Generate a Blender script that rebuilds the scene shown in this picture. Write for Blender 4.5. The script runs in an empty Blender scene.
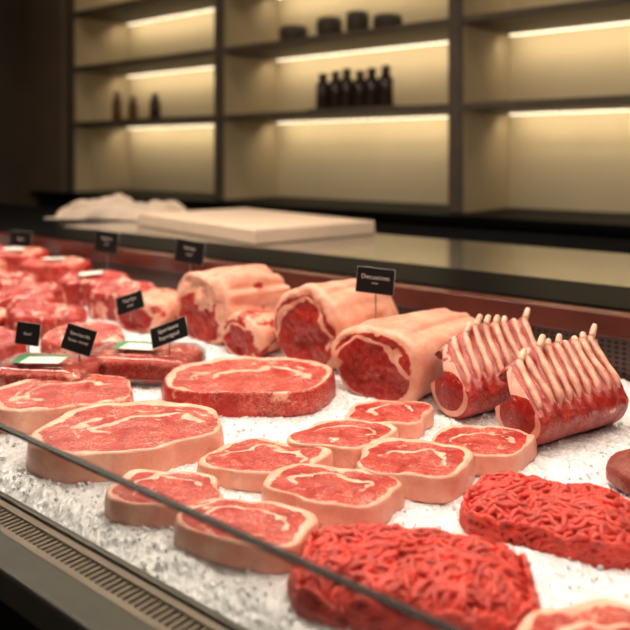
import bpy, math, random
from mathutils import Vector, Matrix, noise
from math import sin, cos, pi, radians, sqrt
random.seed(4)
ZI = 0.90     # height of the ice surface above the floor
C = bpy.context.scene.collection
try:
    vs = bpy.context.scene.view_settings
    vs.view_transform = 'Standard'; vs.exposure = .04; vs.gamma = .90
except Exception as ex:
    print(ex)

# ------------------------------------------------------------------ materials
def nodes(name):
    m = bpy.data.materials.new(name); m.use_nodes = True
    nt = m.node_tree
    return m, nt, nt.nodes['Principled BSDF'], nt.nodes, nt.links

def simple(name, col, rough=0.5, metal=0.0, var=0.12, scale=12, bump=0.0, bscale=60, spec=0.5, coat=0.0, ior=1.5):
    m, nt, b, N, L = nodes(name)
    tc = N.new('ShaderNodeTexCoord'); nz = N.new('ShaderNodeTexNoise')
    nz.inputs['Scale'].default_value = scale; nz.inputs['Detail'].default_value = 4
    L.new(tc.outputs['Object'], nz.inputs['Vector'])
    cr = N.new('ShaderNodeValToRGB')
    cr.color_ramp.elements[0].position = 0.3; cr.color_ramp.elements[1].position = 0.7
    cr.color_ramp.elements[0].color = tuple(c*(1-var) for c in col)+(1,)
    cr.color_ramp.elements[1].color = tuple(min(1, c*(1+var)) for c in col)+(1,)
    L.new(nz.outputs['Fac'], cr.inputs['Fac']); L.new(cr.outputs['Color'], b.inputs['Base Color'])
    b.inputs['Roughness'].default_value = rough; b.inputs['Metallic'].default_value = metal
    b.inputs['Specular IOR Level'].default_value = spec; b.inputs['IOR'].default_value = ior
    b.inputs['Coat Weight'].default_value = coat; b.inputs['Coat Roughness'].default_value = .2
    if bump > 0:
        n2 = N.new('ShaderNodeTexNoise'); n2.inputs['Scale'].default_value = bscale
        n2.inputs['Detail'].default_value = 5
        L.new(tc.outputs['Object'], n2.inputs['Vector'])
        bp = N.new('ShaderNodeBump'); bp.inputs['Strength'].default_value = bump
        bp.inputs['Distance'].default_value = 0.004
        L.new(n2.outputs['Fac'], bp.inputs['Height']); L.new(bp.outputs['Normal'], b.inputs['Normal'])
    return m

def meat_mat(name, lean1, lean2, fat1, fat2, marb=0.5, rough=0.34, bs=.5, sss=.03, coat=.35, sidecol=(.80, .34, .25)):
    m, nt, b, N, L = nodes(name)
    tc = N.new('ShaderNodeTexCoord')
    at = N.new('ShaderNodeAttribute'); at.attribute_name = 'fat'
    a2 = N.new('ShaderNodeAttribute'); a2.attribute_name = 'side'
    def noi(s, d=4, rg=0.6, dist=0):
        n = N.new('ShaderNodeTexNoise'); n.inputs['Scale'].default_value = s
        n.inputs['Detail'].default_value = d; n.inputs['Roughness'].default_value = rg
        n.inputs['Distortion'].default_value = dist
        L.new(tc.outputs['Object'], n.inputs['Vector']); return n
    def mixc(f, a, c):
        x = N.new('ShaderNodeMix'); x.data_type = 'RGBA'
        if hasattr(f, 'links'): L.new(f, x.inputs[0])
        else: x.inputs[0].default_value = f
        for s, i in ((a, 6), (c, 7)):
            if isinstance(s, tuple): x.inputs[i].default_value = s+(1,)
            else: L.new(s, x.inputs[i])
        return x.outputs[2]
    def rng(v, a, c, lo=0, hi=1):
        r = N.new('ShaderNodeMapRange'); r.inputs[1].default_value = a; r.inputs[2].default_value = c
        r.inputs[3].default_value = lo; r.inputs[4].default_value = hi; r.clamp = True
        L.new(v, r.inputs[0]); return r.outputs[0]
    def mth(op, a, c):
        x = N.new('ShaderNodeMath'); x.operation = op
        for s, i in ((a, 0), (c, 1)):
            if isinstance(s, (int, float)): x.inputs[i].default_value = s
            else: L.new(s, x.inputs[i])
        return x.outputs[0]
    lean = mixc(rng(noi(34, 7, .75).outputs['Fac'], .38, .62), lean1, lean2)
    fat = mixc(rng(noi(40, 5).outputs['Fac'], .35, .65), fat1, fat2)
    fat = mixc(mth('MULTIPLY', a2.outputs['Fac'], rng(noi(22, 6, .7).outputs['Fac'], .36, .62, .15, .95)), fat, sidecol)
    def veins(sc, wdt, msc, lo, hi, ds=1.6):
        v = noi(sc, 3, .55, ds)
        rd = mth('ABSOLUTE', mth('SUBTRACT', v.outputs['Fac'], .5), 0)
        return mth('MULTIPLY', rng(rd, wdt, .0), rng(noi(msc).outputs['Fac'], lo, hi))
    vein = mth('MULTIPLY', mth('MAXIMUM', veins(42, .014, 15, .42, .54), mth('MULTIPLY', veins(120, .045, 24, .40, .58), .75)), marb)
    nn = mth('ADD', mth('MULTIPLY', mth('SUBTRACT', noi(65, 4).outputs['Fac'], .5), .8), mth('MULTIPLY', mth('SUBTRACT', noi(230, 3).outputs['Fac'], .5), .7))
    edge = mth('ADD', at.outputs['Fac'], nn)
    f = mth('MAXIMUM', rng(edge, .38, .60), vein)
    L.new(mixc(f, lean, fat), b.inputs['Base Color'])
    L.new(rng(f, 0, 1, rough, rough+.1), b.inputs['Roughness'])
    b.inputs['Specular IOR Level'].default_value = .4
    b.inputs['Coat Weight'].default_value = coat; b.inputs['Coat Roughness'].default_value = .10
    b.inputs['Subsurface Weight'].default_value = sss; b.inputs['Subsurface Scale'].default_value = .004
    b.inputs['Subsurface Radius'].default_value = (1, .35, .25)
    bp = N.new('ShaderNodeBump'); bp.inputs['Strength'].default_value = bs; bp.inputs['Distance'].default_value = .003
    hh = mth('ADD', noi(110, 5, .65).outputs['Fac'], mth('MULTIPLY', f, .10))
    L.new(hh, bp.inputs['Height']); L.new(bp.outputs['Normal'], b.inputs['Normal']); L.new(bp.outputs['Normal'], b.inputs['Coat Normal'])
    return m

M_steak = meat_mat('steak_meat', (.36, .014, .011), (.60, .050, .035), (.92, .60, .45), (.84, .41, .30), .9, bs=.7)
M_roast = meat_mat('roast_meat', (.34, .012, .010), (.50, .030, .022), (.90, .56, .41), (.78, .37, .26), .35, .38, .5, sidecol=(.76, .32, .23), coat=.2)
M_dark = meat_mat('dark_cut_meat', (.28, .010, .009), (.52, .028, .022), (.86, .54, .44), (.74, .32, .26), .5, .30, .6, coat=.3)
M_brown_m = meat_mat('cured_meat', (.18, .026, .014), (.32, .055, .034), (.6, .3, .2), (.5, .2, .14), .5, .35, .9)
M_rack = meat_mat('rib_rack_meat', (.26, .008, .007), (.44, .022, .016), (.86, .50, .38), (.74, .30, .22), .5, .34)
M_bone = simple('rib_bone_surface', (.74, .36, .26), .38, var=.32, scale=60, bump=.4, bscale=150, coat=.2)
M_bonetip = simple('bone_tip_surface', (.80, .50, .37), .5, var=.3, scale=90)
M_mince = simple('minced_beef', (.66, .072, .050), .38, var=.34, scale=75, bump=.6, bscale=230, coat=.2)
M_black = simple('black_gloss', (.005, .005, .005), .4, var=.1, spec=.5, ior=1.10)
M_matblack = simple('black_matte', (.010, .009, .009), .6, var=.15, spec=.3)
M_redledge = simple('ledge_meat_reflection', (.11, .030, .022), .20, var=.35, scale=6)  # red-brown reflection of the meat put into the base colour
M_steel = simple('brushed_steel', (.42, .37, .30), .38, metal=.85, var=.1, scale=30)
M_rail = simple('rail_steel', (.09, .083, .068), .35, metal=.6, var=.1, scale=30)
M_tan = simple('worktop_tan', (.14, .12, .088), .07, var=.08, scale=5, spec=1.0, coat=1.0)
M_slat = simple('grille_slat', (.25, .20, .15), .45, metal=.3, var=.1)
M_board = simple('cutting_board_plastic', (.78, .62, .49), .5, var=.04, bump=.1)
M_cloth = simple('linen_cloth', (.60, .49, .40), .9, var=.10, scale=15, bump=.5, bscale=400)
M_shelf = simple('shelf_dark_metal', (.10, .078, .056), .5, var=.15)
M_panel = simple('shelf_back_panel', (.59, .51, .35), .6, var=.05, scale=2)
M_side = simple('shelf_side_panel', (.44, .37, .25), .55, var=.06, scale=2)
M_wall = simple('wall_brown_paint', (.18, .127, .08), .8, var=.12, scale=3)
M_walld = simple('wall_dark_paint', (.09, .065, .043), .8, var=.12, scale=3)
M_floor = simple('floor_tile', (.05, .04, .035), .5, var=.2, scale=4)
M_ceil = simple('ceiling_paint', (.05, .04, .03), .9, var=.1)
M_white = simple('white_lettering', (.88, .86, .82), .6, var=.03)
M_lab = simple('label_paper', (.80, .80, .74), .4, var=.05)
M_green = simple('label_green', (.06, .30, .13), .4, var=.2)
M_tray = simple('tray_foam', (.45, .36, .32), .6, var=.05)
M_amber = simple('dark_bottle_glass', (.035, .017, .010), .2, var=.3)
M_brown = simple('amber_bottle_glass', (.16, .07, .024), .25, var=.3)
M_pot = simple('dark_stoneware', (.07, .055, .04), .5, var=.3)
M_screw = simple('sign_stem_metal', (.30, .27, .24), .35, metal=.6, var=.1)
M_rimw = simple('sign_rim', (.45, .42, .38), .5, var=.1)

def emis(name, col, s):
    m, nt, b, N, L = nodes(name)
    b.inputs['Base Color'].default_value = col+(1,)
    b.inputs['Emission Color'].default_value = col+(1,); b.inputs['Emission Strength'].default_value = s
    return m
M_led = emis('led_strip_light', (1, .88, .68), 2.6)
M_lamp = emis('case_lamp_diffuser', (1, .86, .70), 2)

def glassy(name, tint, refl=.9):
    m, nt, b, N, L = nodes(name); N.remove(b)
    tr = N.new('ShaderNodeBsdfTransparent'); tr.inputs[0].default_value = tint+(1,)
    gl = N.new('ShaderNodeBsdfGlossy'); gl.inputs['Roughness'].default_value = .06
    fr = N.new('ShaderNodeFresnel'); fr.inputs[0].default_value = 1.45
    mu = N.new('ShaderNodeMath'); mu.operation = 'MULTIPLY'; mu.inputs[1].default_value = refl
    mx = N.new('ShaderNodeMixShader'); L.new(fr.outputs[0], mu.inputs[0]); L.new(mu.outputs[0], mx.inputs[0])
    L.new(tr.outputs[0], mx.inputs[1]); L.new(gl.outputs[0], mx.inputs[2])
    L.new(mx.outputs[0], N['Material Output'].inputs[0]); return m
M_glass = glassy('clear_case_glass', (.96, .97, .96), .3)
M_film = glassy('clear_wrap_film', (.97, .97, .97), .8)
M_edge = simple('glass_edge_dark', (.012, .014, .013), .2, var=.2)

def ice_mat(name):
    m, nt, b, N, L = nodes(name)
    tc = N.new('ShaderNodeTexCoord')
    v = N.new('ShaderNodeTexVoronoi'); v.inputs['Scale'].default_value = 190
    n = N.new('ShaderNodeTexNoise'); n.inputs['Scale'].default_value = 45; n.inputs['Detail'].default_value = 8; n.inputs['Roughness'].default_value = .7
    for x in (n, v): L.new(tc.outputs['Object'], x.inputs['Vector'])
    cr = N.new('ShaderNodeValToRGB')
    cr.color_ramp.elements[0].position = .34; cr.color_ramp.elements[0].color = (.82, .82, .83, 1)
    cr.color_ramp.elements[1].position = .58; cr.color_ramp.elements[1].color = (.94, .945, .96, 1)
    L.new(n.outputs['Fac'], cr.inputs['Fac'])
    sp = N.new('ShaderNodeSeparateColor'); L.new(v.outputs['Color'], sp.inputs[0])
    mr = N.new('ShaderNodeMapRange'); mr.inputs[3].default_value = .84; mr.inputs[4].default_value = 1.0
    L.new(sp.outputs[0], mr.inputs[0])
    mx = N.new('ShaderNodeMix'); mx.data_type = 'RGBA'; mx.blend_type = 'MULTIPLY'; mx.inputs[0].default_value = 1
    L.new(cr.outputs['Color'], mx.inputs[6]); L.new(mr.outputs[0], mx.inputs[7])
    L.new(mx.outputs[2], b.inputs['Base Color'])
    b.inputs['Roughness'].default_value = .25
    b.inputs['Specular IOR Level'].default_value = .6
    return m
M_ice = ice_mat('crushed_ice')

def perf_mat():
    m, nt, b, N, L = nodes('perforated_dark_steel')
    tc = N.new('ShaderNodeTexCoord')
    sc = N.new('ShaderNodeVectorMath'); sc.operation = 'MULTIPLY'; sc.inputs[1].default_value = (75, 0, 110)
    fr = N.new('ShaderNodeVectorMath'); fr.operation = 'FRACTION'
    sb = N.new('ShaderNodeVectorMath'); sb.operation = 'SUBTRACT'; sb.inputs[1].default_value = (.5, 0, .5)
    ln = N.new('ShaderNodeVectorMath'); ln.operation = 'LENGTH'
    L.new(tc.outputs['Object'], sc.inputs[0]); L.new(sc.outputs[0], fr.inputs[0]); L.new(fr.outputs[0], sb.inputs[0]); L.new(sb.outputs[0], ln.inputs[0])
    cr = N.new('ShaderNodeValToRGB'); cr.color_ramp.interpolation = 'CONSTANT'
    cr.color_ramp.elements[0].color = (.006, .004, .004, 1); cr.color_ramp.elements[1].position = .33
    cr.color_ramp.elements[1].color = (.10, .05, .038, 1)
    L.new(ln.outputs['Value'], cr.inputs['Fac']); L.new(cr.outputs['Color'], b.inputs['Base Color'])
    b.inputs['Roughness'].default_value = .4
    return m
M_perf = perf_mat()

# ------------------------------------------------------------------ mesh helpers
def mk(name, V, F, mat, parent=None, loc=(0, 0, 0), rot=(0, 0, 0), smooth=True, fat=None, side=None):
    me = bpy.data.meshes.new(name); me.from_pydata([tuple(v) for v in V], [], F); me.update()
    if smooth: me.polygons.foreach_set('use_smooth', [True]*len(me.polygons))
    if fat is not None:
        a = me.attributes.new('fat', 'FLOAT', 'POINT'); a.data.foreach_set('value', fat)
    if side is not None:
        a = me.attributes.new('side', 'FLOAT', 'POINT'); a.data.foreach_set('value', side)
    me.materials.append(mat)
    o = bpy.data.objects.new(name, me); C.objects.link(o)
    o.parent = parent; o.location = loc; o.rotation_euler = rot
    return o

def empty(name, loc=(0, 0, 0), rot=(0, 0, 0), parent=None):
    o = bpy.data.objects.new(name, None); C.objects.link(o); o.location = loc; o.rotation_euler = rot
    o.parent = parent; o.empty_display_size = .05; return o

def tag(o, label, cat, group=None, kind=None):
    o['label'] = label; o['category'] = cat
    if group: o['group'] = group
    if kind: o['kind'] = kind
    return o

BF = [(0, 1, 3, 2), (4, 6, 7, 5), (0, 4, 5, 1), (2, 3, 7, 6), (0, 2, 6, 4), (1, 5, 7, 3)]
def box(name, x0, x1, y0, y1, z0, z1, mat, parent=None, bev=0.0, loc=(0, 0, 0), rot=(0, 0, 0)):
    V = [(x, y, z) for x in (x0, x1) for y in (y0, y1) for z in (z0, z1)]
    o = mk(name, V, BF, mat, parent, loc, rot, smooth=False)
    if bev > 0:
        b = o.modifiers.new('bevel', 'BEVEL'); b.width = bev; b.segments = 3; b.limit_method = 'ANGLE'
    return o

def ss(a, b, x):
    if a == b: return 0. if x < a else 1.
    t = max(0., min(1., (x-a)/(b-a))); return t*t*(3-2*t)
def nz(x, y, z): return noise.noise(Vector((x, y, z)))

DEF = dict(eye=(.12, -.08, .50, .50), rim=.10, side=.8, kern=(-.62, .05, .24), seam=.10, cap=1.0, rot=0., marb=.6, seamdir=2.2, sn=.3)
def fatmap(u, v, s, th, sd, p):
    c, w = cos(p['rot']), sin(p['rot'])
    n1 = nz(u*2.0, v*2.0, sd); n2 = nz(u*2.0+7, v*2.0, sd+3)
    n3 = nz(u*6, v*6, sd+9)
    uu, vv = u*c+v*w, -u*w+v*c
    uu += .24*n1+.07*n3; vv += .24*n2+.06*n3
    cx, cy, rx, ry = p['eye']
    du, dv = (uu-cx)/rx, (vv-cy)/ry
    q = sqrt(du*du+dv*dv); an = math.atan2(dv, du)
    rw = p['rim']*(1+.95*cos(th-p['seamdir']-p['rot'])+1.1*nz(cos(th)*1.7, sin(th)*1.7, sd+20))
    rw = max(.028, rw)
    f = ss(1-rw-.035, 1-rw+.035, s+.05*n3)
    am = ss(-.6, .1, cos(an-p['seamdir'])+.3*n1)
    sw = p['seam']*max(.35, 1+1.3*n2)
    f = max(f, am*(1-ss(sw*.45, sw*.45+.11, abs(q-1.06)))*(.9+.5*n3))
    kx, ky, kr = p['kern']
    kd = sqrt((uu-kx)**2+((vv-ky)*1.3)**2)
    f = max(f, 1-ss(kr*.5, kr*1.3, kd+.2*n3))
    if p['cap'] > 0:
        f = max(f, p['cap']*am*.85*(1-ss(.02, .10, abs(q-1.48+.3*n1)))*(.75+n3))
    m = abs(nz(u*3.8+nz(u*3, v*3, sd)*1.4, v*3.8, sd+31))
    f = max(f, p['marb']*.72*(1-ss(.01, .07, m))*ss(-.05, .2, nz(u*2.3, v*2.3, sd+50)))
    m = abs(nz(u*8+n1*2, v*8, sd+61))
    f = max(f, p['marb']*.75*(1-ss(.01, .09, m))*ss(.0, .25, nz(u*3, v*3, sd+70)))
    return min(1, f)

def slab(name, a, b, T, sd, mat, loc, rot, par=None, e=2.3, lob=.07, er=.003, rings=44, segs=156, sider=6,
         taper=0., flat=None, lump=.0018, skew=0.0, parent=None, rope=0.0):
    p = dict(DEF); p.update(par or {})
    rr = random.Random(sd)
    ph = [(k, lob*rr.uniform(.4, 1)/(k**.6), rr.uniform(0, 2*pi)) for k in (1, 2, 3, 4, 5, 7)]
    V = []; fat = []; sid = []
    def outl(th):
        r = (abs(cos(th)/a)**e+abs(sin(th)/b)**e)**(-1/e)
        k = 1+sum(am*cos(kk*th+pp) for kk, am, pp in ph)
        return r*k*(1+lob*.4*nz(cos(th)*4, sin(th)*4, sd+5))
    R = [outl(2*pi*j/segs) for j in range(segs)]
    def pt(s, j):
        th = 2*pi*j/segs; x = R[j]*s*cos(th); y = R[j]*s*sin(th)
        x += skew*y
        if flat is not None:
            lim = -b*flat
            if y < lim: y = lim+(y-lim)*.12
        return x, y
    def add(x, y, z, f, sd_=0.0):
        V.append((x, y, z)); fat.append(f); sid.append(sd_)
    f0 = fatmap(0, 0, 0, 0, sd, p); add(0, 0, T, f0)
    inner = 1-er/min(a, b)
    for i in range(1, rings+1):
        s = i/rings*inner
        for j in range(segs):
            th = 2*pi*j/segs
            x, y = pt(s, j)
            u, v = R[j]*s*cos(th)/a, R[j]*s*sin(th)/b
            f = fatmap(u, v, s, th, sd, p)
            z = T+lump*nz(x*25, y*25, sd)*1.8+lump*.15*f+lump*.6*nz(x*90, y*90, sd)
            add(x, y, z, f)
    prof = [(1-er/min(a, b)*(1-sin(t)), T-er*(1-cos(t))) for t in (radians(22), radians(45), radians(68), radians(90))]
    for k in range(1, sider+1):
        prof.append((1.0, T-er-(T-1.6*er)*k/sider))
    prof += [(1-.35*er/min(a, b), er*.2), (1-er/min(a, b), 0)]
    for pi_, (s, z0) in enumerate(prof):
        for j in range(segs):
            th = 2*pi*j/segs
            tz = 1-taper*(1-z0/T)**2
            bl = 1+.015*sin(pi*z0/T)
            if T < .08: bl += .03*(1-z0/T)
            dis = 1+lump*6*nz(cos(th)*2.2, sin(th)*2.2, z0*22+sd)*1.6
            if rope: dis += rope*(abs(nz(cos(th)*2.6, sin(th)*2.6, z0*3+sd))*2-.5)*ss(T, T*.8, z0)
            x, y = pt(s*tz*bl*dis, j)
            d = p['side']+p['sn']*nz(cos(th)*2.2, sin(th)*2.2, z0*16+sd)+p['sn']*.6*nz(cos(th)*8, sin(th)*8, z0*70+sd)
            add(x, y, z0, ss(.15, .8, d), min(1, pi_/4))
    n = len(V); add(0, 0, 0, 1, 1)
    F = [(0, 1+j, 1+(j+1) % segs) for j in range(segs)]
    tot = rings+len(prof)
    for i in range(tot-1):
        o1 = 1+i*segs; o2 = o1+segs
        for j in range(segs):
            j2 = (j+1) % segs
            F.append((o1+j, o2+j, o2+j2, o1+j2))
    o1 = 1+(tot-1)*segs
    for j in range(segs): F.append((o1+j, n, o1+(j+1) % segs))
    return mk(name, V, F, mat, parent, loc, rot, fat=fat, side=sid)

def tube(V, F, pts, rad, k=8, up=Vector((0, 0, 1)), cap=True):
    base = len(V); n = len(pts)
    for i, p in enumerate(pts):
        t = (pts[min(i+1, n-1)]-pts[max(i-1, 0)])
        if t.length < 1e-9: t = Vector((1, 0, 0))
        t.normalize()
        a = t.cross(up)
        if a.length < 1e-4: a = t.cross(Vector((1, 0, 0)))
        a.normalize(); bb = a.cross(t)
        r = rad[i] if isinstance(rad, list) else rad
        for j in range(k):
            an = 2*pi*j/k
            V.append(p+a*(r*cos(an))+bb*(r*sin(an)))
    for i in range(n-1):
        for j in range(k):
            j2 = (j+1) % k
            F.append((base+i*k+j, base+i*k+j2, base+(i+1)*k+j2, base+(i+1)*k+j))
    if cap:
        F.append(tuple(base+j for j in reversed(range(k)))); F.append(tuple(base+(n-1)*k+j for j in range(k)))

def lathe(name, prof, mat, parent=None, loc=(0, 0, 0), seg=24):
    V = []; F = []
    for r, z in prof:
        for j in range(seg): V.append((r*cos(2*pi*j/seg), r*sin(2*pi*j/seg), z))
    for i in range(len(prof)-1):
        for j in range(seg):
            j2 = (j+1) % seg; F.append((i*seg+j, i*seg+j2, (i+1)*seg+j2, (i+1)*seg+j))
    F.append(tuple(reversed(range(seg)))); F.append(tuple((len(prof)-1)*seg+j for j in range(seg)))
    return mk(name, V, F, mat, parent, loc)

# ------------------------------------------------------------------ room shell
def struct(o, lab=None):
    o['kind'] = 'structure'; o['label'] = lab or 'dark painted shop interior surface'; o['category'] = 'room'; return o
struct(box('floor', -5.7, 1.6, -1.6, 3.75, -.05, 0, M_floor), 'dark tiled butcher shop floor')
struct(box('ceiling', -5.7, 1.6, -1.6, 3.75, 3.0, 3.05, M_ceil), 'dark painted shop ceiling')
struct(box('wall_back', -5.75, 1.65, 3.75, 3.85, -.05, 3.05, M_wall), 'dark brown painted back wall behind shelving')
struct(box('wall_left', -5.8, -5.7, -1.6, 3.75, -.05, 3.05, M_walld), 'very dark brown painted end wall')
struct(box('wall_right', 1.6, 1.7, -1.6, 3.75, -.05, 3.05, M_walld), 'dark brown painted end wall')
struct(box('trim_1', -5.7, -5.09, 3.16, 3.75, 0, 3.0, M_wall), 'brown painted pier beside shelving')

# ------------------------------------------------------------------ shelving unit
sh = tag(empty('wall_shelving_unit', (-3.4, 3.45, ZI+.125)), 'tall dark-framed wall shelving with cream back panels and warm strip lighting', 'shelving')
def shl(x, y, z): return (x+3.4, y-3.45, z-.125)
def shbox(name, x0, x1, y0, y1, z0, z1, mat, bev=0):
    a = shl(x0, y0, z0); b = shl(x1, y1, z1)
    return box(name, a[0], b[0], a[1], b[1], a[2], b[2], mat, sh, bev)
divs = [-5.04, -3.43, -1.795, -.17, 1.45]
for dx in divs:
    shbox('divider', dx-.035, dx+.035, 3.2, 3.72, .125, 2.05, M_shelf, .003)
for i in range(4):
    x0, x1 = divs[i]+.035, divs[i+1]-.035
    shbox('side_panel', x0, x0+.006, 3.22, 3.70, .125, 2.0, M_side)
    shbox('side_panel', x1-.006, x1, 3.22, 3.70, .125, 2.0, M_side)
    shbox('back_panel', x0, x1, 3.70, 3.72, .125, 2.05, M_panel)
    for z in (.63, 1.04, 1.45, 1.86):
        shbox('shelf', x0, x1, 3.205, 3.70, z-.016, z+.016, M_shelf, .003)
        s = shbox('led_strip', x0+.02, x1-.02, 3.672, 3.684, z-.022, z-.017, M_led)
        s['label'] = 'warm glowing strip light under a shelf'
        l = bpy.data.lights.new('shelf_light', 'AREA'); l.shape = 'RECTANGLE'; l.size = x1-x0-.1; l.size_y = .05
        l.energy = 2.4; l.color = (1, .82, .57)
        lo = bpy.data.objects.new('shelf_light', l); C.objects.link(lo); lo.parent = sh
        lo.location = shl((x0+x1)/2, 3.58, z-.035); lo.rotation_euler = (radians(25), 0, 0)

# back counter
bc = tag(empty('back_counter', (-2.1, 3.2, 0)), 'long low black counter along the wall under shelving', 'counter')
box('cabinet_body', -3.25, 3.6, -.08, .50, 0, ZI+.085, M_matblack, bc, .004)
box('counter_top', -3.3, 3.65, -.12, .52, ZI+.086, ZI+.124, M_black, bc, .004)

# ------------------------------------------------------------------ display case
dc = tag(empty('display_case', (-2.2, .9, 0)), 'long refrigerated butcher display case with low glass and rear worktop', 'display case')
def dbox(name, x0, x1, y0, y1, z0, z1, mat, bev=0, par=None):
    return box(name, x0+2.2, x1+2.2, y0-.9, y1-.9, z0, z1, mat, par or dc, bev)
XL, XR = -4.9, .35
dbox('case_base', XL, XR, .385, 2.26, 0, ZI-.075, M_matblack)
dbox('front_fascia', XL, XR, .372, .392, ZI-.30, ZI-.03, M_black, .002)
dbox('front_rail', XL, XR, .368, .408, ZI-.03, ZI+.002, M_rail, .004)
dbox('ice_pan', XL, XR, .455, 1.45, ZI-.07, ZI-.055, M_steel)
dbox('pan_lip', XL, XR, .449, .457, ZI-.07, ZI+.001, M_rail, .002)
dbox('perforated_back_panel', XL, XR, 1.412, 1.42, ZI-.07, ZI+.072, M_perf)
dbox('ledge_fascia', XL, XR, 1.400, 1.445, ZI+.068, ZI+.112, M_redledge, .004)
dbox('rear_ledge', XL, XR, 1.446, 1.69, ZI+.090, ZI+.116, M_black, .003)
dbox('worktop', -2.75, XR, 1.691, 2.28, ZI+.085, ZI+.113, M_tan, .003)
dbox('worktop', XL, -2.752, 1.691, 2.28, ZI+.085, ZI+.113, M_black, .003)['label'] = 'black section of the worktop'
V = []; F = []
def addbox(x0, x1, y0, y1, z0, z1):
    b = len(V)
    V.extend([(x, y, z) for x in (x0, x1) for y in (y0, y1) for z in (z0, z1)])
    F.extend([tuple(b+i for i in f) for f in BF])
addbox(XL+2.2, XR+2.2, .409-.9, .417-.9, ZI-.012, ZI-.002)
addbox(XL+2.2, XR+2.2, .440-.9, .448-.9, ZI-.012, ZI-.002)
x = -2.4
while x < XR-.02:
    addbox(x+2.2, x+2.2+.0035, .417-.9, .440-.9, ZI-.012, ZI-.004); x += .0085
g = mk('vent_grille', V, F, M_slat, dc, smooth=False); g['label'] = 'slotted air vent grille along the ice'
dbox('vent_well', XL, XR, .409, .448, ZI-.07, ZI-.04, M_matblack)
gp = dbox('glass_pane', XL, XR, .396, .402, ZI, ZI+.1165, M_glass); gp['label'] = 'clear low front glass'
dbox('glass_edge', XL, XR, .3955, .4025, ZI+.1166, ZI+.1190, M_edge)

# ------------------------------------------------------------------ crushed ice (stuff)
V = []; F = []
def icez(x, y):
    return .005*nz(x*14, y*14, 3)+.0022*nz(x*45, y*45, 5)-.012*ss(.50, .458, y)
x0, x1, y0, y1 = XL+.01, XR-.01, .458, 1.395
xs = []; x = x1
while x > x0:
    xs.append(x); x -= (.0028 if x > -1.15 else (.006 if x > -1.7 else .02))
ny = 300
for x in xs:
    for j in range(ny+1):
        y = y0+(y1-y0)*j/ny
        if x > -1.7:
            dd, pp = noise.voronoi(Vector((x*175, y*175, 0.3)))
            ed = min(1, (dd[1]-dd[0])*1.6)
            cell = noise.cell(pp[0]*3.7)
            h = icez(x, y)+.0020*ed*(.35+.65*cell)+.0008*cell
        else:
            h = icez(x, y)+.002*nz(x*120, y*120, 1)
        V.append((x, y, h))
n = len(xs)
for i in range(n-1):
    for j in range(ny):
        a = i*(ny+1)+j; F.append((a, a+ny+1, a+ny+2, a+1))
rr = random.Random(11)
for k in range(4000):
    X = -1.5+1.7*rr.random(); Y = .46+.93*rr.random()**1.1
    s = rr.uniform(.0010, .0026)
    z = icez(X, Y)+s*.5+.001
    M = Matrix.Rotation(rr.uniform(0, 6), 3, Vector((rr.uniform(-1, 1), rr.uniform(-1, 1), rr.uniform(-1, 1))).normalized())
    b = len(V)
    for cx in (-1, 1):
        for cy in (-1, 1):
            for cz in (-1, 1):
                q = M @ Vector((cx*s*rr.uniform(.5, 1.1), cy*s*rr.uniform(.5, 1.1), cz*s*rr.uniform(.4, .9)))
                V.append((X+q.x, Y+q.y, z+q.z))
    F.extend([tuple(b+i for i in f) for f in BF])
ice = mk('crushed_ice', V, F, M_ice, None, (0, 0, ZI), smooth=False)
tag(ice, 'bed of crushed white ice filling the display case', 'ice', kind='stuff')

# ------------------------------------------------------------------ steaks
A0 = 39.7
def steak(lab, name, X, Y, w, d, T, delta, sd, par=None, mat=M_steak, grp='steaks on the ice', tilt=(0, 0), z=-.001, **kw):
    o = slab(name, w/2, d/2, T, sd, mat, (X, Y, ZI+z), (radians(tilt[0]), radians(tilt[1]), radians(A0+delta)), par, **kw)
    return tag(o, lab, 'meat', grp)
RB = dict(eye=(.15, -.14, .52, .48), rim=.09, side=.80, kern=(-.62, .02, .15), seam=.11, seamdir=1.9, marb=.85, cap=.85, sn=.28)
steak('large thick ribeye steak with creamy fat rim on ice', 'ribeye_steak', -.849, .634, .250, .188, .036, 12, 3, dict(RB), lob=.08)
steak('large ribeye steak partly behind the front glass', 'ribeye_steak', -1.058, .650, .220, .170, .036, 10, 8, dict(RB, rot=.5, side=.55), lob=.08)
steak('very large marbled ribeye steak with deep red side', 'ribeye_steak', -.885, .90, .268, .216, .038, 0, 14, dict(RB, rot=-.2, side=.20, sn=.45), lob=.07)
ST = dict(eye=(.04, -.08, .62, .58), rim=.10, side=.85, kern=(-.74, .15, .10), seam=.08, cap=.4, seamdir=1.7, marb=.85, sn=.25)
lb = 'thick cut strip steak with broad pale fat edge'
steak(lb, 'strip_steak', -.657, .692, .148, .100, .024, -14, 21, dict(ST), lob=.085, e=3.6, skew=.3)
steak(lb+' by the vent', 'strip_steak', -.682, .553, .124, .088, .026, -10, 22, dict(ST, rot=.3), lob=.085, e=4, skew=-.15)
steak(lb+' beside the glass', 'strip_steak', -.557, .553, .132, .088, .027, -20, 23, dict(ST, rot=-.1), lob=.085, e=3.6, skew=.2)
steak(lb+' beside mince', 'strip_steak', -.541, .674, .144, .092, .028, -20, 25, dict(ST, rot=.2), lob=.085, e=4, skew=.2)
CH = dict(eye=(.05, -.10, .56, .52), rim=.10, side=.80, kern=(.35, .45, .09), seam=.10, cap=.45, seamdir=1.6, marb=.85, sn=.28)
lb = 'boneless rib chop with curved fat seam'
steak(lb, 'rib_chop', -.624, .812, .116, .102, .028, -14, 31, dict(CH), lob=.08, e=4.2, skew=.3)
steak(lb+' near the roasts', 'rib_chop', -.632, .932, .114, .100, .024, -8, 32, dict(CH, rot=.4), lob=.08, e=3.8, skew=.2)
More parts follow.
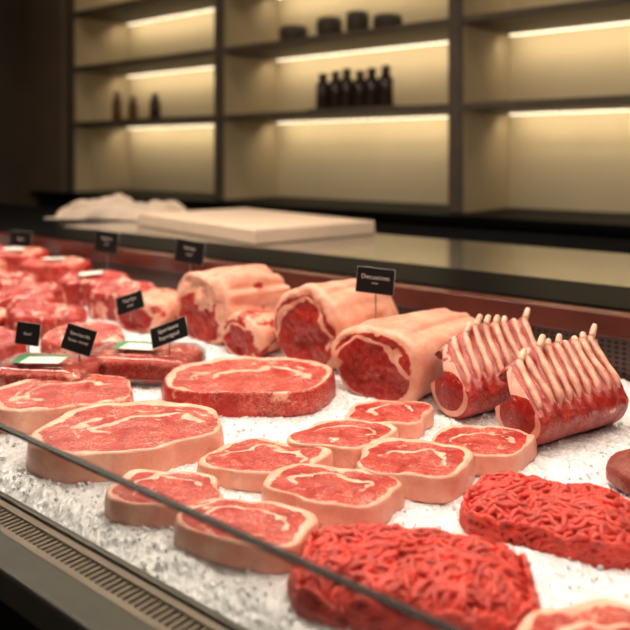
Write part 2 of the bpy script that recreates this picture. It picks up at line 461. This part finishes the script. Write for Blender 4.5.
steak(lb+' amid the steaks', 'rib_chop', -.500, .794, .130, .110, .031, -16, 33, dict(CH, rot=-.3), lob=.08, e=4.2, skew=.25)
steak(lb+' by the rib racks', 'rib_chop', -.474, .906, .118, .108, .027, -12, 36, dict(CH, rot=.2), lob=.08, e=4, skew=.2)
steak('pale pink steak at the corner of the ice', 'rib_chop', -.205, .590, .13, .12, .024, 0, 37, dict(CH), lob=.08)
steak('flat brown-red cured beef piece on the ice', 'beef_medallion', -.252, .975, .13, .11, .036, 0, 38, dict(CH, rim=.04, cap=0, side=.1, marb=.2), M_brown_m, lob=.08, er=.016, lump=.004)

# ------------------------------------------------------------------ roasts (cut face to the customer)
def roast(lab, X, Yf, w, h, L, rz, sd, par, taper=.2, name='beef_roast', mat=M_roast, **kw):
    rz = radians(rz)
    a, b = w/2, h/1.86; fl = .82
    zc = b*fl+.004
    x = X+sin(-rz)*L; y = Yf+cos(rz)*L
    kw.setdefault('lump', .005)
    kw.setdefault('er', .014)
    o = slab(name, a, b, L, sd, mat, (x, y, ZI+zc-.004), (radians(90), 0, rz), par, taper=taper, flat=fl, sider=24, **kw)
    return tag(o, lab, 'meat', 'roasts at the back of the case')
RO = dict(eye=(.0, -.08, .70, .66), rim=.10, side=1.05, kern=(-.75, .6, .08), seam=.08, cap=.4, marb=.35, seamdir=1.6, sn=.35)
roast('rib roast with round red cut face and tan fat', -.725, 1.02, .19, .124, .25, -2, 41, dict(RO), lob=.05, e=2.05, rope=.09, taper=.15)
roast('tall rib roast with thick orange-tan fat cap', -.925, 1.08, .170, .160, .22, 0, 42, dict(RO, rim=.13), lob=.05, e=2.05, rope=.10)
roast('long folded roast with pale fat cap', -1.235, 1.10, .205, .145, .20, -6, 43, dict(RO, rim=.35, side=.85, sn=.6, kern=(.2, .3, .4)), lob=.09, lump=.006, e=2.3, rope=.26)
roast('small dark red roast with fat edge', -1.075, 1.06, .115, .085, .10, 0, 44, dict(RO, rim=.10, side=.5), lob=.06, e=2.1)
roast('tan topped roast beside price sign', -1.41, 1.06, .14, .085, .14, 10, 45, dict(RO, rim=.3, side=.6), lob=.08, lump=.006, rope=.12)

# ------------------------------------------------------------------ rib racks
def rib_rack(lab, X, Y, rz, Lx, n, sd, H=1.0):
    root = tag(empty('rib_rack', (X, Y, ZI), (0, 0, radians(rz))), lab, 'meat', 'rib racks on the ice')
    EY, EZ = .045, .042
    def cen(t): return (-.004-.014*sin(pi*t)+.040*t**1.6, EZ+t*.072*H)
    def wid(t): return .0055+(EY-.0055)*max(0, 1-t*1.2)**1.6
    def sect():
        P = []
        for i in range(23):
            t = i/22; y, z = cen(t); P.append((y-wid(t), z, 'f', t))
        y, z = cen(1)
        for k in range(1, 6):
            an = pi-pi*k/6; P.append((y+.0055*cos(an), z+.0055*sin(an), 't', 1))
        for i in range(22, -1, -1):
            t = i/22; y, z = cen(t); P.append((y+wid(t), z, 'b', t))
        y, z = cen(0)
        for k in range(1, 18):
            an = -pi*k/18; P.append((y+EY*cos(an), z+EZ*sin(an), 'u', 0))
        return P
    S = sect(); m = len(S); NX = 210; V = []; F = []; fat = []
    sp = (Lx-.022)/(n-1); cy, cz = -.006, .050
    def hs(x): return .76+.24*ss(0, .35, x/Lx)
    def tr(x, z):
        """lean the ribs along the rack; front ribs are shorter"""
        q = max(0, z-.050)
        return x+(.10*q+5.0*q*q), (z if z < .050 else .050+(z-.050)*hs(x))
    def put(x, y, z, f):
        xx, zz = tr(x, z); V.append((xx, y, zz)); fat.append(f)
    for i in range(NX+1):
        x = Lx*i/NX; ph = cos(2*pi*(x-.011)/sp)
        endr = 1-.08*ss(.008, 0, min(x, Lx-x))
        for y, z, k, t in S:
            yy, zz = y, z
            if k in 'ft': yy += .0044*(1-ph)*ss(.05, .35, t)
            zz -= (.011*(1-ph))*ss(.70, 1.0, t)*(k in 'ftb')
            yy = cy+(yy-cy)*endr+.0025*nz(x*60, z*60, sd); zz = cz+(zz-cz)*endr
            d = -.25+.5*nz(x*40, z*40+y*20, sd)+(.50 if k == 'u' else 0)
            if k == 'f': d += .42*ss(.22, 0, t)
            if k == 'b': d += .3
            put(x, yy, zz, ss(.2, .8, d))
    for i in range(NX):
        for j in range(m):
            j2 = (j+1) % m; a = i*m+j; b = i*m+j2
            F.append((a, b, b+m, a+m))
    for side in (0, 1):
        x = 0 if side == 0 else Lx; prev = side*NX*m; K = 30
        for r in range(1, K+1):
            s = 1-r/K; b0 = len(V)
            for y, z, k, t in S:
                yy = cy+(y-cy)*s*.94; zz = cz+(z-cz)*s*.94
                q = sqrt(((yy+.004)/.035)**2+((zz-.044)/.034)**2)+.10*nz(yy*60, zz*60, sd)
                f = ss(.90, .98, q)*(1-.8*ss(.40, .6, nz(yy*90, zz*90, sd+4)+.35)*ss(1.3, 1.6, q))
                f = max(f, .6*(1-ss(.01, .07, abs(nz(yy*60, zz*60, sd+8))))*ss(-.05, .15, nz(yy*40, zz*40, 3)))
                put(x+(-.003*(1-s*s) if side == 0 else .003), yy, zz, f)
            for j in range(m):
                j2 = (j+1) % m
                F.append((prev+j, b0+j, b0+j2, prev+j2) if side == 0 else (prev+j, prev+j2, b0+j2, b0+j))
            prev = b0
    mk('rack_meat', V, F, M_rack, root, fat=fat)
    rr = random.Random(sd)
    for i in range(n):
        x = .011+sp*i; ext = rr.uniform(.003, .022); V = []; F = []; pts = []; rad = []
        wob = rr.uniform(-.0024, .0024); r0 = rr.uniform(.0048, .0060)
        for k in range(17):
            t = .16+.84*k/16; y, z = cen(t); xx, zz = tr(x, z)
            pts.append(Vector((xx+wob*sin(t*5), y-wid(t)-.0014+.007*ss(.42, .16, t), zz)))
            rad.append(r0*(.45+.55*ss(0, .3, k/16))*(1+.12*sin(k*.9+i*2)))
        y, z = cen(1)
        for k in range(1, 6):
            u = k/5; xx, zz = tr(x, z+ext*u)
            pts.append(Vector((xx+wob*sin(5), y-.0069+.006*u, zz))); rad.append(r0*(.95-.15*u) if k < 5 else r0*.62)
        tube(V, F, pts[:18], rad[:18], 12)
        mk('rib_bone', V, F, M_bone, root)['label'] = 'pale pink curved rib bone'
        V = []; F = []; tube(V, F, pts[17:], [r*1.02 for r in rad[17:]], 12)
        mk('rib_bone_tip', V, F, M_bonetip, root)['label'] = 'cream cleaned bone end'
    return root
rib_rack('rack of ribs with curved pale bones near price sign', -.584, 1.018, 72, .180, 8, 51, 1.06)
rib_rack('larger rack of ribs with many closely spaced bones', -.456, .980, 72, .185, 9, 52, 1.0)

# ------------------------------------------------------------------ minced beef
def mince(lab, X, Y, w, d, h, delta, sd, n=330):
    rr = random.Random(sd); V = []; F = []; E = 4.0
    def qq(x, y):
        th = math.atan2(y, x)
        k = 1+.04*nz(cos(th)*2, sin(th)*2, sd)+.025*nz(cos(th)*7, sin(th)*7, sd)
        return ((abs(x)/(w/2))**E+(abs(y)/(d/2))**E)**(1/E)/k
    def top(x, y):
        q = qq(x, y)
        return h*max(0., 1-q**5.5)**.5*(1+.18*nz(x*30, y*30, sd)) if q < 1 else 0
    NX, NY = 40, 30
    for i in range(NX+1):
        for j in range(NY+1):
            x = (i/NX-.5)*w; y = (j/NY-.5)*d
            V.append(Vector((x*.95, y*.95, max(0, top(x*.99, y*.99)-.009))))
    for i in range(NX):
        for j in range(NY):
            a = i*(NY+1)+j; F.append((a, a+NY+1, a+NY+2, a+1))
    for s in range(n):
        x = rr.uniform(-.52, .52)*w*.97; y = rr.uniform(-.52, .52)*d*.97
        sg = pi if rr.random() < .5 else 0; pts = []
        off = rr.gauss(0, .45); L = rr.randint(8, 16); ph = rr.uniform(0, 6); fr = rr.uniform(.55, .95); am = rr.uniform(.5, 1.2)
        lift = rr.uniform(-.0055, .0020)
        for k in range(L):
            q = qq(x, y)
            if q > .985:
                x, y = x/q*.985, y/q*.985
                if pts and pts[-1].z < .006: break
                zz = (pts[-1].z-.0045) if pts else top(x*.9, y*.9)*.6
                pts.append(Vector((x*1.01, y*1.01, max(.003, zz))))
            else:
                arch = .0036*sin(pi*k/(L-1))
                pts.append(Vector((x, y, max(.003, top(x, y)+lift+arch-.001))))
            ang = sg+.75+1.0*nz(x*12, y*12, sd)+off+am*sin(k*fr+ph)
            x += cos(ang)*.0041; y += sin(ang)*.0041
        if len(pts) < 4: continue
        r0 = rr.uniform(.0027, .0034); m = len(pts)
        rad = [r0*(.6 if k in (0, m-1) else (.9 if k in (1, m-2) else 1)) for k in range(m)]
        tube(V, F, pts, rad, 9)
    for s in range(int(n*.28)):
        th = rr.uniform(0, 2*pi)
        pts = []; z = rr.uniform(.003, h*.7); ph = rr.uniform(0, 6); m = rr.randint(6, 11)
        for k in range(m):
            c, sn = cos(th), sin(th)
            r = 1/qq(c, sn)*(.99-.08*(z/h)**2)
            pts.append(Vector((c*r, sn*r, max(.002, z+.005*sin(k*.7+ph))))); th += .0042/r
            z += rr.uniform(-.001, .001)
        r0 = rr.uniform(.0027, .0033)
        tube(V, F, pts, [r0*(.6 if k in (0, m-1) else 1) for k in range(m)], 9)
    o = mk('minced_beef', V, F, M_mince, None, (X, Y, ZI-.002), (0, 0, radians(A0+delta)))
    return tag(o, lab, 'meat', 'mounds of minced beef')
mince('big bright red mound of minced beef beside steaks', -.376, .594, .216, .136, .032, -12, 61, 580)
mince('bright red block of minced beef beside rib racks', -.326, .796, .188, .128, .030, -26, 62, 460)

# ------------------------------------------------------------------ packaged meat
def package(lab, X, Y, w, d, rz, sd, lx, ly, lrot):
    root = tag(empty('packaged_meat', (X, Y, ZI), (0, 0, radians(rz))), lab, 'packaged meat', 'wrapped meat packs')
    V = []; F = []; seg = 64
    def ring(a, b, z):
        for j in range(seg):
            th = 2*pi*(j+.5)/seg; e = 8
            r = (abs(cos(th)/a)**e+abs(sin(th)/b)**e)**(-1/e); V.append((r*cos(th), r*sin(th), z+(.0012*nz(cos(th)*5, sin(th)*5, z*90+sd) if z > .03 else 0)))
    for a, b, z in ((w/2-.012, d/2-.012, 0), (w/2, d/2, .014), (w/2+.003, d/2+.003, .014), (w/2-.003, d/2-.003, .013), (w/2-.014, d/2-.014, .004)): ring(a, b, z)
    for i in range(4):
        for j in range(seg):
            j2 = (j+1) % seg; F.append((i*seg+j, i*seg+j2, (i+1)*seg+j2, (i+1)*seg+j))
    F.append(tuple(reversed(range(seg)))); F.append(tuple(4*seg+j for j in range(seg)))
    mk('foam_tray', V, F, M_tray, root)
    slab('meat_cut', w/2-.006, d/2-.006, .038, sd, M_steak, (0, 0, .005), (0, 0, 0), dict(DEF, rim=.06, side=.35, marb=.8), e=7, parent=root, er=.008, lump=.004, rings=30, segs=120, lob=.015)
    V = []; F = []
    for a, b, z in ((w/2+.004, d/2+.004, .013), (w/2+.002, d/2+.002, .036), (w/2-.008, d/2-.008, .0475), (w/4, d/4, .0500)): ring(a, b, z)
    for i in range(3):
        for j in range(seg):
            j2 = (j+1) % seg; F.append((i*seg+j, i*seg+j2, (i+1)*seg+j2, (i+1)*seg+j))
    F.append(tuple(3*seg+j for j in range(seg)))
    mk('wrap_film', V, F, M_film, root)['label'] = 'shiny clear wrap film'
    lab_ = box('label', -.042, .042, -.026, .026, .0, .0006, M_lab, root, 0, (lx, ly, .0520), (0, 0, radians(lrot)))
    lab_['label'] = 'white paper label with green bands'
    box('label_band', -.042, .042, .016, .0255, .0006, .0010, M_green, lab_)
    box('label_band', -.042, -.026, -.0255, .016, .0006, .0010, M_green, lab_)
    return root
package('wrapped red meat pack with white and green label', -1.178, .702, .175, .125, 32, 71, -.01, .0, 4)
package('wrapped beef pack with green label behind the steaks', -1.115, .860, .20, .135, 34, 72, -.015, .01, -8)

# ------------------------------------------------------------------ other cuts
def cut(lab, X, Y, w, d, T, delta, sd, par=None, tilt=(0, 0), z=-.003, mat=M_dark, name='beef_cut', e=2.8, rope=0, lump=.006):
    p = dict(DEF, rim=.14, side=.35, marb=.6, kern=(-.62, .05, .14), sn=.6); p.update(par or {})
    return steak(lab, name, X, Y, w, d, T, delta, sd, p, mat, 'cuts piled farther along the case', tilt, z, er=min(.014, T*.3), lump=lump, lob=.11, rings=24, segs=90, e=e, rope=rope)
lbs = ['broad deep red beef cut with pale fat streaks', 'red beef cut lying among others on ice', 'thick marbled red cut with tan fat edge']
cuts = [(-1.345, .89, .165, .12, .045, 5), (-1.46, .73, .165, .12, .045, 0), (-1.56, .93, .165, .12, .055, 10),
        (-1.58, 1.15, .15, .12, .075, 0), (-1.78, 1.20, .18, .13, .075, 5), (-1.78, 1.01, .18, .13, .060, 0),
        (-1.70, .81, .17, .13, .055, 10), (-2.00, 1.05, .19, .14, .07, 5), (-2.05, 1.25, .20, .12, .085, 0),
        (-1.95, .86, .18, .13, .055, 0), (-2.27, 1.11, .20, .14, .075, 5), (-2.34, 1.28, .20, .11, .09, 0),
        (-2.54, 1.14, .21, .14, .08, 5), (-2.64, 1.29, .20, .10, .09, 5), (-1.66, .65, .16, .115, .045, 5)]
for i, (X, Y, w, d, T, de) in enumerate(cuts):
    r2 = random.Random(200+i)
    o = cut(lbs[i % 3], X, Y, w, d, T, de+r2.uniform(-15, 15), 200+i, dict(rot=r2.uniform(0, 6), side=r2.uniform(.0, .6), rim=r2.uniform(.03, .2)),
        tilt=(r2.uniform(0, 12), r2.uniform(-6, 6)), z=.0, e=r2.uniform(2.4, 4), rope=r2.choice([0, .06, .12]), mat=r2.choice([M_dark, M_dark, M_steak]))
    if i in (4, 8, 11):     # small white stickers on some far cuts
        s = box('label', -.030, .030, -.018, .018, 0, .0008, M_lab, o, 0, (0, 0, T+.006), (0, 0, .2))
        s['label'] = 'small white paper sticker'

# ------------------------------------------------------------------ price signs
def textmesh(s, size, parent, loc, rotz=0):
    cu = bpy.data.curves.new('lettering', 'FONT'); cu.body = s; cu.size = size; cu.align_x = 'CENTER'; cu.align_y = 'CENTER'
    cu.extrude = .0002; cu.space_character = 1.08; cu.offset = -size*.008
    t = bpy.data.objects.new('tmp', cu); C.objects.link(t)
    bpy.context.view_layer.update()
    dg = bpy.context.evaluated_depsgraph_get()
    me = bpy.data.meshes.new_from_object(t.evaluated_get(dg)); bpy.data.objects.remove(t)
    me.transform(Matrix.Rotation(radians(90), 4, 'X'))
    me.materials.clear(); me.materials.append(M_white)
    o = bpy.data.objects.new('lettering', me); C.objects.link(o); o.parent = parent; o.location = loc
    return o
def sign(lab, X, Y, zb, zc, w, h, rz, lines, back=0, roll=0):
    root = tag(empty('price_sign', (X, Y, ZI+zb), (0, 0, radians(rz))), lab, 'sign', 'small black price signs')
    V = []; F = []
    tube(V, F, [Vector((0, .002, 0)), Vector((0, .002, (zc-zb)*.5)), Vector((0, .002, zc-zb))], .0013, 8)
    mk('stem', V, F, M_screw, root)
    card = box('card', -w/2, w/2, -.0012, .0012, -h/2, h/2, M_matblack, root, .0005, (0, -.001, zc-zb), (radians(-back), radians(roll), 0))
    for s, size, z in lines:
        t = textmesh(s, size, card, (0, -.0016, z))
        wd = t.dimensions.x
        mx = w*.78
        if wd > mx: t.scale = (mx/wd, 1, 1)
    V2 = []; F2 = []
    for q in ((-w/2, -h/2, w/2, -h/2), (w/2, -h/2, w/2, h/2), (w/2, h/2, -w/2, h/2), (-w/2, h/2, -w/2, -h/2)):
        tube(V2, F2, [Vector((q[0], 0, q[1])), Vector((q[2], 0, q[3]))], .0006, 6)
    mk('card_rim', V2, F2, M_rimw, card)
    return root
L1 = [('Decuutnat', .0110, .006), ('oeans', .0048, -.004)]
sign('black price card on stem stuck in a roast', -.764, 1.085, .115, .181, .067, .044, 22, L1, 4, 4)
sign('black tilted price card behind wrapped meat pack', -1.060, .872, .045, .085, .073, .036, 26, [('Sperlaant', .0105, .007), ('Iupnaged', .0105, -.006)], 25, -22)
sign('black price card leaning behind a label', -1.145, .745, .045, .083, .055, .043, 30, [('Sperlaarhb', .008, .008), ('Iasee tered', .0075, -.003)], 12, 14)
sign('small black price card beside a wrapped pack', -1.240, .705, .045, .086, .045, .038, 30, [('Beuf', .0075, 0)], 5, 5)
sign('black price card leaning back on red cuts', -1.325, .985, .045, .088, .062, .038, 30, [('Tbarlao', .0095, .006), ('naed', .007, -.006)], 22, -20)
sign('upright black price card on a stem by the ledge', -1.51, 1.31, .0, .148, .080, .060, 24, [('Sordes', .011, .010), ('bnad', .008, -.006)], 0, 8)
sign('upright black price card on a tall stem', -1.93, 1.35, .0, .140, .078, .064, 24, [('Kontea', .011, .010), ('rad', .008, -.006)], 0, 5)
sign('distant small black price card on a stem', -2.44, 1.36, .0, .112, .085, .052, 24, [('Baed', .011, 0)], 0, 3)

# ------------------------------------------------------------------ cutting board and cloth
bx = box('cutting_board', 0, .86, 0, .52, 0, .050, M_board, None, .006, (-2.53, 1.915, ZI+.1135), (0, 0, radians(-12)))
tag(bx, 'thick pale plastic cutting board lying on the worktop', 'cutting board')
V = []; F = []; NX, NY = 110, 60
for i in range(NX+1):
    for j in range(NY+1):
        u = i/NX*2-1; v = j/NY*2-1
        q = (abs(u)**2.6+abs(v)**2.6)**(1/2.6)
        x = u*.31*(1+.10*nz(v*2, 1, 3)); y = v*.13*(1+.25*nz(u*2.5, 4, 3))
        env = max(0, 1-q**3)**.5
        h = .062*env*(1+.5*nz(u*1.5, v*1.5, 9))
        f1 = abs(nz(u*1.5+v*.9, v*2.8, 2)); f2 = abs(nz(u*3.6-v*1.5+3, v*4.0, 12))
        h = h*(.55+1.5*f1+.65*f2)
        V.append((x, y, .003+max(0, h)))
for i in range(NX):
    for j in range(NY):
        a = i*(NY+1)+j; F.append((a, a+NY+1, a+NY+2, a+1))
cl = mk('folded_cloth', V, F, M_cloth, None, (-2.86, 2.08, ZI+.1135), (0, 0, radians(26)))
sm = cl.modifiers.new('thick', 'SOLIDIFY'); sm.thickness = .003; sm.offset = 1
tag(cl, 'loosely folded off-white linen cloth on the worktop', 'cloth')

# ------------------------------------------------------------------ things on shelves
def bottle(X, Y, z, h, r, mat, lab, grp):
    root = tag(empty('bottle', (X, Y, ZI+z)), lab, 'bottle', grp)
    lathe('bottle_body', [(r*.9, 0), (r, .006), (r, h*.66), (r*.85, h*.75), (r*.5, h*.80), (r*.48, h*.88)], mat, root)
    lathe('bottle_cap', [(r*.62, h*.86), (r*.64, h*.865), (r*.64, h*.99), (r*.60, h)], M_pot, root)
for i in range(6):
    bottle(-2.73+.085*i, 3.36+.01*(i % 2), .662, .200+.008*((i*7) % 3), .039, M_amber, 'dark glass bottle standing on small tray', 'dark bottles on the shelf')
ty = box('shelf_tray', -.29, .29, -.07, .07, 0, .014, M_pot, None, .004, (-2.50, 3.36, ZI+.6465)); tag(ty, 'low dark tray holding dark bottles', 'tray')
bottle(-4.69, 3.37, .647, .215, .034, M_brown, 'slim amber glass bottle on the shelf', 'amber bottles on the shelf')
bottle(-4.50, 3.37, .647, .17, .034, M_brown, 'short amber glass bottle on the shelf', 'amber bottles on the shelf')
bottle(-4.25, 3.37, .647, .18, .038, M_amber, 'dark round-shouldered bottle on the shelf', 'amber bottles on the shelf')
for X, r, h in ((-2.97, .085, .10), (-2.70, .075, .12), (-2.50, .065, .13), (-2.30, .08, .09)):
    o = lathe('stoneware_bowl', [(r*.7, 0), (r*.95, h*.3), (r, h*.75), (r*.92, h), (r*.85, h), (r*.9, h*.7), (r*.6, h*.1)], M_pot, None, (X, 3.38, ZI+1.0565))
    tag(o, 'dark stoneware pot on the upper shelf', 'pot', 'stoneware pots on the shelf')

# ------------------------------------------------------------------ lights
def lampbar(X, Y, Z, tilt):
    lf = tag(empty('unseen_case_lamp', (X, Y, ZI+Z)), 'long unseen warm lamp bar hanging above the display case', 'lamp', 'lamp bars over the case')
    box('lamp_housing', -2.2, 1.9, -.10, .10, .0, .06, M_matblack, lf, .01)
    box('lamp_diffuser', -2.15, 1.85, -.08, .08, -.006, -.001, M_lamp, lf)
    V = []; F = []
    for hx in (-1.8, 1.5):
        tube(V, F, [Vector((hx, 0, .06)), Vector((hx, 0, 2.1-Z-.001))], .006, 8)
    mk('suspension_rods', V, F, M_screw, lf)
lampbar(-1.6, .95, 1.45, 0)
lampbar(-1.6, 1.85, 1.40, 0)  # second bar added out of view, to go with the rear highlight light
def area(name, loc, rot, sx, sy, e, col):
    l = bpy.data.lights.new(name, 'AREA'); l.shape = 'RECTANGLE'; l.size = sx; l.size_y = sy; l.energy = e; l.color = col
    o = bpy.data.objects.new(name, l); C.objects.link(o); o.location = loc; o.rotation_euler = rot; return o
area('unseen_case_light', (-1.6, .95, ZI+1.43), (0, 0, 0), 4.0, .10, 56, (1, .87, .73))
area('unseen_case_light', (-1.6, 1.83, ZI+1.38), (radians(-35), 0, 0), 4.0, .08, 14, (1, .87, .74))  # added back light for wet highlights on the meat
area('customer_side_fill', (.5, -.9, ZI+1.5), (radians(52), 0, radians(25)), .9, .5, 15, (1, .84, .69))  # added fill without a fixture, brightens the cut faces
area('aisle_fill_light', (-2.6, 2.65, 2.97), (0, 0, 0), 4.5, .3, 17, (1, .80, .58))  # added soft fill that lifts shelves, left wall and worktop

w = bpy.data.worlds.new('world'); bpy.context.scene.world = w; w.use_nodes = True
w.node_tree.nodes['Background'].inputs[0].default_value = (1, .85, .7, 1); w.node_tree.nodes['Background'].inputs[1].default_value = .10

# ------------------------------------------------------------------ camera
cam = bpy.data.cameras.new('camera'); co = bpy.data.objects.new('camera', cam); C.objects.link(co)
co.location = (0, 0, ZI+.4); co.rotation_euler = (radians(90), 0, radians(39.7))
cam.lens = 43.4; cam.sensor_width = 36; cam.shift_y = -160/630; cam.clip_start = .02
cam.dof.use_dof = True; cam.dof.focus_distance = 1.0; cam.dof.aperture_fstop = 3.5
bpy.context.scene.camera = co
